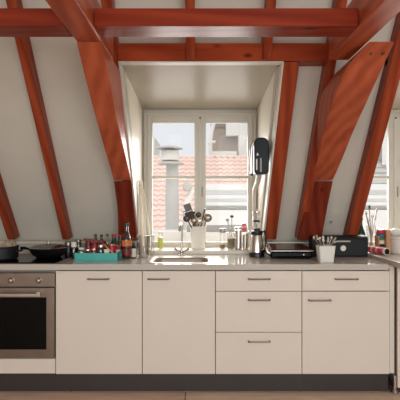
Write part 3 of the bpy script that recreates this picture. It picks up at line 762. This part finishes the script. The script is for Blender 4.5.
b = MB(); b.tube([at(259, 174, 3.5), at(258, 181, 3.62), at(254.5, 189, 3.85), at(254, 200, 4.0), at(254.3, 222, 4.03)], [.022, .02, .016, .013, .013], 12)
b.build('drain_pipe', 'white_paint', t, smooth=True)

# ------------------------------------------------------------------ contact grill
gx0, gx1, gy0, gy1 = X_(271, 3.56), .845, 3.56, 3.87
t = thing('contact_grill', 'low black contact grill with silver edge band and brown glossy lid', 'grill', ((gx0+gx1)/2, (gy0+gy1)/2, W))
b = MB(); b.box(gx0, gx1, gy0+.01, gy1, W+.008, W+.055); b.build('base', 'black_gloss', t, bevel=.016, seg=4)
b = MB()
for x in (gx0+.03, gx1-.03):
    for y in (gy0+.04, gy1-.04): b.lathe((x, y, W), [(.012, .0005), (.012, .012)], 12)
b.build('feet', 'black_plastic', t)
MB().box(gx0-.004, gx1, gy0+.004, gy1-.002, W+.056, W+.066).build('silver_band', 'steel', t, bevel=.004)
b = MB(); a = [Vector(p) for p in ((gx0+.004, gy0+.02, W+.0665), (gx1-.006, gy0+.02, W+.0665), (gx1-.006, gy1-.01, W+.0665), (gx0+.004, gy1-.01, W+.0665))]
c = [Vector(p) for p in ((gx0+.008, gy0+.03, W+.072), (gx1-.01, gy0+.03, W+.072), (gx1-.02, gy1-.02, W+.092), (gx0+.03, gy1-.02, W+.092))]
b.hexa(a, c); b.build('lid', 'grill_top', t, bevel=.004)
b = MB(); b.tube([(gx0+.015, gy0+.05, W+.03), (gx0-.02, gy0+.05, W+.05), (gx0-.028, gy0+.06, W+.08), (gx0-.012, gy0+.1, W+.095)], [.011, .011, .011, .009], 10); b.build('hinge_arm', 'steel', t, smooth=True)
MB().lathe((X_(304, 3.56), gy0+.008, W+.033), [(.006, 0), (.006, .005)], 12, 'y').build('indicator_light', 'white', t)
# white pot of cutlery
kx, ky = X_(325.5, 3.43), 3.43
t = thing('cutlery_pot', 'square white plastic pot holding cutlery, in front of the bread bin', 'pot', (kx, ky, W))
b = MB(); h = .115
loft(b, [rrect(kx-.048, kx+.048, ky-.045, ky+.045, .01, W+.0006), rrect(kx-.06, kx+.06, ky-.055, ky+.055, .012, W+h), rrect(kx-.057, kx+.057, ky-.052, ky+.052, .011, W+h), rrect(kx-.045, kx+.045, ky-.042, ky+.042, .009, W+.004)], cap0=True)
b.build('pot_wall', 'white', t, smooth=True)
def cutlery(name, label, base, tip, r=.004, head='spoon'):
    p0 = Vector((kx+base, ky+random.uniform(-.02, .02), W+.03)); p1 = at(tip[0], tip[1], ky+random.uniform(-.015, .03))
    t = thing(name, label, name.replace('table_', ''), p0, 'cutlery in the square white pot'); d = (p1-p0).normalized()
    MB().tube([p0, p1], r*.8, 8).build('handle', 'handle_metal', t, smooth=True)
    b = MB()
    if head == 'spoon': b.sphere(p1+d*.012, .013, (.8, .35, 1.2))
    elif head == 'fork':
        for k in (-.006, 0, .006): b.bar(p1+Vector((k, 0, -.004)), p1+Vector((k, 0, 0))+d*.03, .003, .003, (0, 1, 0))
        b.box(p1.x-.008, p1.x+.008, p1.y-.002, p1.y+.002, p1.z-.008, p1.z+.002)
    else: b.bar(p1, p1+d*.04, .014, .003, (0, 1, 0))
    b.build('head', 'handle_metal', t, smooth=(head == 'spoon'))
cutlery('table_spoon', 'spoon leaning furthest left out of the square white pot', .015, (315, 239), head='spoon')
cutlery('table_fork', 'fork leaning left beside the leftmost spoon in the square pot', .01, (318, 238.5), head='fork')
cutlery('table_spoon', 'spoon standing left of centre in the square white pot', .0, (320.5, 240), head='spoon')
cutlery('table_knife', 'knife standing in the middle of the square white pot', -.005, (323.5, 241.5), head='knife')
cutlery('table_fork', 'fork standing upright right of centre in the square pot', .0, (328, 241), head='fork')
cutlery('table_spoon', 'spoon right of centre in the square white pot', -.01, (331, 239.5), head='spoon')
cutlery('table_knife', 'knife leaning furthest right in the square white pot', -.015, (333, 242), head='knife')
# bread bin
bx0, bx1 = X_(312, 3.72), X_(368.3, 3.72)
t = thing('bread_bin', 'black roll top bread bin with round white knob under the slanting rafter', 'bread bin', ((bx0+bx1)/2, 3.81, W))
b = MB(); pr = [(3.72, .0006), (3.72, .135), (3.725, .148), (3.74, .157), (3.78, .162), (3.835, .162), (3.835, .0006)]
b.hexa([Vector((bx0, y, W+z)) for y, z in pr], [Vector((bx1, y, W+z)) for y, z in pr]); b.build('bin_body', 'black_matt', t, bevel=.006)
b = MB(); pr = [(3.714, .012), (3.714, .13), (3.719, .13), (3.719, .012)]
b.hexa([Vector((X_(333, 3.72), y, W+z)) for y, z in pr], [Vector((bx1-.012, y, W+z)) for y, z in pr]); d = b.build('front_flap', 'black_matt', t, bevel=.002)
MB().lathe((X_(343.2, 3.71), 3.714, Z_(248.3, 3.71)), [(.022, 0), (.022, -.006), (.019, -.009)], 24, 'y').build('knob', 'white', d, smooth=True)
b = MB(); z = Z_(241.3, 3.71); b.tube([(X_(334, 3.7), 3.71, z-.012), (X_(336, 3.7), 3.706, z-.002), (X_(339, 3.7), 3.705, z), (X_(350.5, 3.7), 3.705, z)], .006, 8); b.build('handle_strip', 'pale_metal', d, smooth=True)
# ------------------------------------------------------------------ things on the raised slab
Q = .9265
t = thing('wrapping_roll', 'pink and white cardboard roll lying on the raised worktop', 'roll', (1.367, 3.68, Q))
a = Vector((1.336, 3.77, Q+.0275)); c = Vector((1.398, 3.59, Q+.0275))
MB().tube([a, c], .027, 24).build('wrapper', 'pink', t, smooth=True)
d = (c-a).normalized()
for k, w_ in ((.2, .012), (.5, .012), (.9, .02)):
    p = a.lerp(c, k); MB().tube([p, p+d*w_], .0276, 24).build('pale_band', 'paper', t, smooth=True)
MB().tube([c, c+d*.004], .022, 24).build('hollow_end', 'black_matt', t, smooth=True)
# little wooden rack with packets
rx1 = X_(391.5, 3.75); rx0 = X_(377.5, 3.78)
t = thing('wooden_rack', 'small wooden rack stacked with coloured packets beside the white canister', 'rack', ((rx0+rx1)/2, 3.8, Q))
MB().box(X_(386.2, 3.74), rx1, 3.735, 3.84, Q+.0006, Z_(230, 3.735)).build('side_panel', 'pale_wood', t, bevel=.002)
MB().box(rx0, rx0+.008, 3.76, 3.84, Q+.0006, Z_(236, 3.76)).build('side_panel', 'pale_wood', t, bevel=.002)
MB().box(rx0+.008, X_(386.2, 3.74), 3.832, 3.84, Q+.0006, Z_(232, 3.76)).build('back_panel', 'pale_wood', t)
ra, rb = rx0+.010, X_(386.2, 3.74)-.002
zz = [251, 246.8, 244.2, 240.2, 237.2, 233.8, 229.6]
cols = [('paper', 'pale packet at the bottom of the little wooden rack'), ('dark_navy', 'dark packet second from the bottom in the wooden rack'), ('cream', 'cream packet in the middle of the wooden rack'),
        ('green', 'green packet in the wooden rack between cream and blue ones'), ('blue', 'blue packet second from the top in the wooden rack'), ('red', 'bright red packet topmost in the wooden rack')]
for i, (m, lb) in enumerate(cols):
    z0 = max(Z_(zz[i], 3.765), Q+.002); z1 = Z_(zz[i+1], 3.765)-.002
    tag(MB().box(ra+.001, rb+(.0 if i < 5 else 0), 3.768, 3.828, z0, z1).build('card_packet', m, bevel=.003), lb, 'packet', 'coloured packets in the little wooden rack')
# white canister with crumpled top
wx = X_(401, 3.72); t = thing('ceramic_canister', 'white round canister cut off by the right edge of the photo', 'canister', (wx, 3.74, Q))
MB().lathe((wx, 3.74, Q), [(.07, .0006), (.074, .008), (.074, .105), (.068, .112)], 32).build('canister_body', 'white', t, smooth=True)
MB().lathe((wx, 3.74, Q), [(.078, .113), (.08, .118), (.078, .128), (.06, .136), (.02, .14)], 32).build('lid', 'white', t, smooth=True)
b = MB(); r = bmesh.ops.create_icosphere(b.bm, subdivisions=3, radius=1); cc = Vector((wx-.005, 3.75, Q+.158))
for v in r['verts']:
    p = v.co.copy(); f = 1+.25*math.sin(6*p.x+3*p.y)*math.sin(5*p.z+4*p.y)
    v.co = cc+Vector((p.x*.075*f, p.y*.06*f, max(p.z, -.5)*.034*f))
tag(b.build('paper_napkin', 'white', smooth=True), 'crumpled white napkin heaped on the white canister at the right edge', 'napkin')
# vase of cutlery and dark bottle behind bread bin
vx, vy = X_(371.3, 3.99), 3.99; Q0 = Q; Q = SZ
t = thing('glass_vase', 'tall flared clear glass holding steel cutlery near the right window', 'vase', (vx, vy, Q))
MB().lathe((vx, vy, Q), [(.034, .0006), (.038, .006), (.036, .08), (.05, .2), (.047, .2), (.033, .08), (.03, .012)], 28).build('vase_wall', 'clear_glass', t, smooth=True)
for i, (dx_, tp, hd) in enumerate(((.012, (366, 213), 'a'), (.0, (369.5, 209), 'b'), (-.004, (372.5, 216), 'a'), (-.01, (376.5, 212), 'b'), (.006, (368, 220), 'a'), (-.012, (375, 220), 'b'))):
    lb = ['spoon at the far left of the tall clear vase', 'dark tipped knife standing highest in the tall clear vase', 'spoon in the middle of the tall clear vase', 'knife leaning furthest right in the tall clear vase', 'shorter spoon low at left in the tall clear vase', 'shorter knife low at right in the tall clear vase'][i]
    p0 = Vector((vx+dx_, vy, Q+.02)); p1 = at(tp[0], tp[1], vy+.01); d = (p1-p0).normalized()
    nm = 'long_spoon' if hd == 'a' else 'long_knife'
    t = thing(nm, lb, nm[5:], p0, 'cutlery in the tall clear vase')
    MB().tube([p0, p1], .0045, 8).build('handle', 'handle_metal', t, smooth=True)
    b = MB()
    if hd == 'a': b.sphere(p1, .014, (.8, .4, 1.2))
    else: b.bar(p1, p1+d*.03, .016, .004, (0, 1, 0))
    b.build('head', 'black_plastic' if i == 1 else 'steel', t, smooth=(hd == 'a'))
Q = Q0
bottle('wine_bottle', 'dark green bottle half hidden behind the bread bin and rafter', 'bottle', 360.8, 3.99, SZ, .265, .038, 'green_dark', 'black_plastic', neck=.45)
# small hook on slope
hz = Z_(222, F/(.2046*598)); hy = slopeY(hz)
t = thing('wall_hook', 'tiny dark cross shaped hook on the white slope above the cutlery pot', 'hook', (X_(330.5, hy), hy, hz))
b = MB(); hx = X_(330.5, hy); b.bar((hx-.014, hy-.012, hz), (hx+.014, hy-.012, hz+.003), .004, .004); b.bar((hx, hy-.012-.008, hz+.01), (hx, hy-.005, hz-.012), .004, .004, (0, 1, 0)); b.build('cross_bar', 'brown', t)
b = MB(); b.tube([(hx, hy-.012, hz), (hx, hy+.004, hz)], .003, 8); b.build('pin', 'brown', t)

# ------------------------------------------------------------------ outside
# pantiled roof across the street
RY0, RZ0, RY1, RZ1 = 13.6, .05, 18.0, CZ+42*18/F
def tiles(x0, x1):
    b = MB(); rows = 18; L_ = math.hypot(RY1-RY0, RZ1-RZ0); n = int((x1-x0)/.026)
    nrm = Vector((0, -(RZ1-RZ0), (RY1-RY0))).normalized(); dr = Vector((0, RY1-RY0, RZ1-RZ0)).normalized()
    prev = None
    for r_ in range(rows):
        for q, lift in ((0, .05), (1, .0)):
            pos = Vector((0, RY0, RZ0))+dr*(L_*(r_+q)/rows)
            ring = []
            for i in range(n+1):
                x = x0+(x1-x0)*i/n
                w = .02*math.sin(2*PI*x/.225)
                # lower edge of every row dips with the wave
                ring.append(b.bm.verts.new(pos+nrm*(lift+w)+Vector((x, 0, 0))))
            if prev is not None:
                for i in range(n): b.bm.faces.new((prev[i], prev[i+1], ring[i+1], ring[i]))
            prev = ring
    return b
ro = thing('tiled_roof', 'pink tiled roof of the neighbouring building seen through the window', 'roof', (0, 14, 0))
tiles(-3.2, 3.4).build('tile_field', 'roof_tile', ro, smooth=False)
b = MB()
for i in range(28):
    x = -3.2+i*.236; b.tube([(x, RY1+.02, RZ1+.02), (x+.2, RY1+.02, RZ1+.03)], [.085, .07], 10)
b.build('ridge_tiles', 'roof_tile', ro, smooth=True)
MB().box(-3.2, 3.4, RY0-.1, RY0+.02, -3, RZ0).build('house_wall', 'outer_white', ro)
# grey building with white box behind
Yb = 21.0
t = thing('brick_building', 'grey brown brick gable behind the tiled roof', 'building', (X_(225, Yb), Yb+1, 0))
MB().box(X_(212, Yb), X_(239, Yb), Yb, Yb+3, 0, Z_(112, Yb)).build('wall', 'brick', t)
MB().box(X_(238.5, Yb-.3), X_(247.5, Yb-.3), Yb-.3, Yb+2, 0, Z_(112, Yb)).build('pale_pier', 'outer_white', t, bevel=.05)
MB().box(X_(212, Yb-.4), X_(237, Yb-.4), Yb-.4, Yb-.05, Z_(157, Yb), Z_(152, Yb)).build('ledge', 'outer_white', t)
MB().box(X_(226, Yb-.3), X_(239, Yb-.3), Yb-.3, Yb-.02, Z_(136.5, Yb), Z_(118, Yb)).build('white_window', 'outer_white', t)
MB().box(X_(216, Yb), X_(232, Yb), Yb-.06, Yb-.01, Z_(127, Yb), Z_(125, Yb)).build('cornice', 'render_grey', t)
t = thing('vent_pipe', 'white vent pipe with a side arm in front of the brick gable', 'pipe', (X_(210.5, 19), 19, 0))
MB().tube([(X_(210.5, 19), 19, 2), (X_(210.5, 19), 19, Z_(140, 19)), (X_(211.5, 19), 19, Z_(132, 19)), (X_(214, 19), 19, Z_(122, 19))], .08, 10).build('pipe', 'outer_white', t, smooth=True)
MB().tube([(X_(208, 19), 19, Z_(143, 19)), (X_(215.5, 19), 19, Z_(142, 19))], .07, 10).build('side_arm', 'outer_white', t, smooth=True)
MB().box(X_(147, Yb), X_(154.5, Yb), Yb, Yb+3, 0, Z_(137, Yb)).build('building', 'outer_white')
o = COL.objects[-1]; tag(o, 'sliver of pale building at the left edge of the window view', 'building')
# clad house seen in the right window
Yr = 15.0
t = thing('clad_house', 'pale clapboard house seen through the right window', 'house', (X_(385, Yr), Yr+1, 0))
b = MB()
for i in range(30):
    z0 = .5+i*.17; b.hexa([Vector((x, y, z)) for x, y, z in ((3.6, Yr, z0), (3.6, Yr-.04, z0), (3.6, Yr, z0+.17))], [Vector((x, y, z)) for x, y, z in ((9.5, Yr, z0), (9.5, Yr-.04, z0), (9.5, Yr, z0+.17))])
b.box(3.6, 9.5, Yr, Yr+3, -2, 5.6); b.build('wall', 'outer_grey', t)
for px in (369, 381): MB().box(X_(px, Yr), X_(px, Yr)+.14, Yr-.09, Yr-.045, Z_(165, Yr), Z_(122, Yr)).build('window_trim', 'outer_white', t)
MB().box(X_(369, Yr)+.14, X_(381, Yr), Yr-.08, Yr-.045, Z_(160, Yr), Z_(124, Yr)).build('window_pane', 'render_grey', t)
# metal flue with cowl
Yq = 7.0; qx = X_(170.8, Yq)
t = thing('metal_flue', 'grey metal chimney flue with a conical rain cap outside the window', 'chimney', (qx, Yq, -1))
MB().lathe((qx+.02, Yq, 0), [(.10, -1), (.098, 1.4), (.09, Z_(170, Yq)), (.088, Z_(163, Yq))], 28).build('flue_pipe', 'outer_grey', t, smooth=True)
MB().lathe((qx, Yq, 0), [(.09, Z_(163.5, Yq)), (.19, Z_(164.5, Yq)), (.19, Z_(163, Yq)), (.10, Z_(161.5, Yq))], 32).build('lower_disc', 'outer_grey', t, smooth=True)
MB().lathe((qx-.01, Yq, 0), [(.125, Z_(160.8, Yq)), (.135, Z_(160, Yq)), (.13, Z_(151.5, Yq)), (.125, Z_(151, Yq))], 32).build('drum', 'outer_white', t, smooth=True)
MB().lathe((qx-.02, Yq, 0), [(.195, Z_(149, Yq)), (.197, Z_(148.4, Yq)), (.12, Z_(146.3, Yq)), (.02, Z_(145.6, Yq))], 32).build('rain_cap', 'flue_metal', t, smooth=True)
b = MB()
for a in range(6):
    an = a*PI/3+.3; cx_, cy_ = qx-.015+.12*math.cos(an), Yq+.12*math.sin(an); b.tube([(cx_, cy_, Z_(152, Yq)), (cx_, cy_, Z_(147.5, Yq))], .006, 6)
b.build('struts', 'outer_dark', t)
# small round cowl and pale duct
Yk = 6.0; t = thing('round_vent', 'round grey vent disc on a bent pale duct behind the utensils', 'vent', (X_(188, Yk), Yk, .6))
MB().lathe((X_(187.3, Yk), Yk, Z_(186.5, Yk)), [(.055, .03), (.058, 0), (.05, -.03), (.02, -.035)], 24, 'y').build('vent_disc', 'outer_grey', t, smooth=True)
MB().tube([at(186, 212, Yk), at(188, 200, Yk+.05), at(192, 190, Yk+.1)], [.05, .045, .04], 14).build('duct', 'outer_white', t, smooth=True)
MB().tube([at(186.5, 250, Yk), at(186, 212, Yk)], .04, 14).build('stand_pipe', 'outer_grey', t, smooth=True)
# low lean-to roof of grey and white sheets below the right pane, and seen in the right window
t = thing('lean_to_roof', 'stepped lean to roof of pale sheets and grey strips outside the right pane', 'roof', (1.8, 8, 0))
def sheet(nm, m, yt, yb, Ya, Yb_, x0, x1, dz=0):
    b = MB(); za, zb2 = Z_(yb, Ya), Z_(yt, Yb_)
    b.hexa([Vector((x0, Ya, za-.06)), Vector((x1, Ya, za-.06+dz)), Vector((x1, Yb_, zb2-.06+dz)), Vector((x0, Yb_, zb2-.06))],
           [Vector((x0, Ya, za)), Vector((x1, Ya, za+dz)), Vector((x1, Yb_, zb2+dz)), Vector((x0, Yb_, zb2))])
    return b.build(nm, m, t)
lx = X_(206, 8.6)
sheet('upper_sheet', 'outer_white', 184, 190, 8.6, 9.4, lx, 4.6)
sheet('grey_strip', 'outer_grey', 190.5, 194.5, 8.3, 8.55, lx, 4.55)
sheet('middle_sheet', 'outer_white', 195, 200.5, 7.7, 8.25, lx-.05, 4.5)
sheet('gutter', 'outer_grey', 198.5, 201.5, 7.55, 7.68, lx-.05, 4.5)
sheet('lower_sheet', 'outer_white', 202, 205, 7.2, 7.5, lx-.05, 4.4)
sheet('dark_batten', 'outer_dark', 206, 208.5, 7.0, 7.12, lx-.05, 4.3)  # narrow batten in a darker grey than the sheets
sheet('flat_roof', 'outer_white', 210, 236, 5.6, 6.95, -.1, 4.2)
b = MB(); b.box(lx, 4.5, 7.2, 9.3, -1, .9); b.build('wall', 'outer_white', t)
sheet('low_gutter', 'outer_dark', 225, 229, 5.2, 5.4, lx-.25, 1.3)
sheet('low_gutter_lip', 'outer_white', 232, 236, 5.05, 5.19, lx-.25, 1.3)
# low ledge beyond left pane
tag(MB().box(-1.4, -.12, 5.7, 5.95, -2.999, Z_(231, 5.7)).build('parapet', 'outer_white', bevel=.01), 'low pale parapet wall just outside under the left pane', 'wall')
# ground far below
struct(MB().box(-14, 14, 5, 40, -3.1, -3).build('ground', 'outer_grey'))

# ------------------------------------------------------------------ light
w = bpy.data.worlds.new('World'); S.world = w; w.use_nodes = True
nt = w.node_tree; N = nt.nodes; L = nt.links; bg = N['Background']
tc = N.new('ShaderNodeTexCoord'); n = N.new('ShaderNodeTexNoise'); n.inputs['Scale'].default_value = 2.2; n.inputs['Detail'].default_value = 5
r = N.new('ShaderNodeValToRGB'); r.color_ramp.elements[0].color = srgb((226, 229, 234)); r.color_ramp.elements[1].color = srgb((240, 240, 240)); r.color_ramp.elements[0].position = .35; r.color_ramp.elements[1].position = .65
L.new(tc.outputs['Generated'], n.inputs['Vector']); L.new(n.outputs['Fac'], r.inputs['Fac']); L.new(r.outputs['Color'], bg.inputs['Color'])
bg.inputs['Strength'].default_value = 1.08
def sun(e, ang, rot, col):
    l = bpy.data.lights.new('sun', 'SUN'); l.energy = e; l.angle = ang; l.color = col
    o = bpy.data.objects.new('sun', l); COL.objects.link(o); o.rotation_euler = rot
sun(1.1, .6, (math.radians(38), 0, math.radians(4)), (1, .96, .9))
def area(nm, loc, rot, sx, sy, e, col, spec=.06, spread=PI):
    l = bpy.data.lights.new(nm, 'AREA'); l.shape = 'RECTANGLE'; l.size = sx; l.size_y = sy; l.energy = e; l.color = col; l.specular_factor = spec; l.spread = spread
    o = bpy.data.objects.new(nm, l); COL.objects.link(o); o.location = loc; o.rotation_euler = rot
# added fill lamps outside the two invented windows behind the viewer
for x, e in ((-1.5, 80), (1.5, 165)): area('rear_fill_light', (x, -3.3, 1.8), (math.radians(77), 0, 0), 2.1, 2.5, e, (.86, .95, 1))
# daylight through the sink window
area('front_window_daylight', (0, 4.62, 1.5), (math.radians(-66), 0, 0), .9, .9, 21, (1, .97, .93), 0, math.radians(135))
area('side_window_daylight', (1.7, 4.62, 1.5), (math.radians(-66), 0, 0), .9, .9, 21, (1, .97, .93), 0, math.radians(135))

# ------------------------------------------------------------------ camera
cam = bpy.data.cameras.new('camera'); co = bpy.data.objects.new('camera', cam); COL.objects.link(co)
co.location = (0, 0, CZ); co.rotation_euler = (PI/2, 0, 0)
cam.sensor_width = 36; cam.lens = 36*F/400; cam.clip_start = .05
S.camera = co
S.view_settings.view_transform = 'Standard'; S.view_settings.look = 'None'
S.view_settings.gamma = 1; S.view_settings.use_curve_mapping = False
S.view_settings.exposure = 0.0
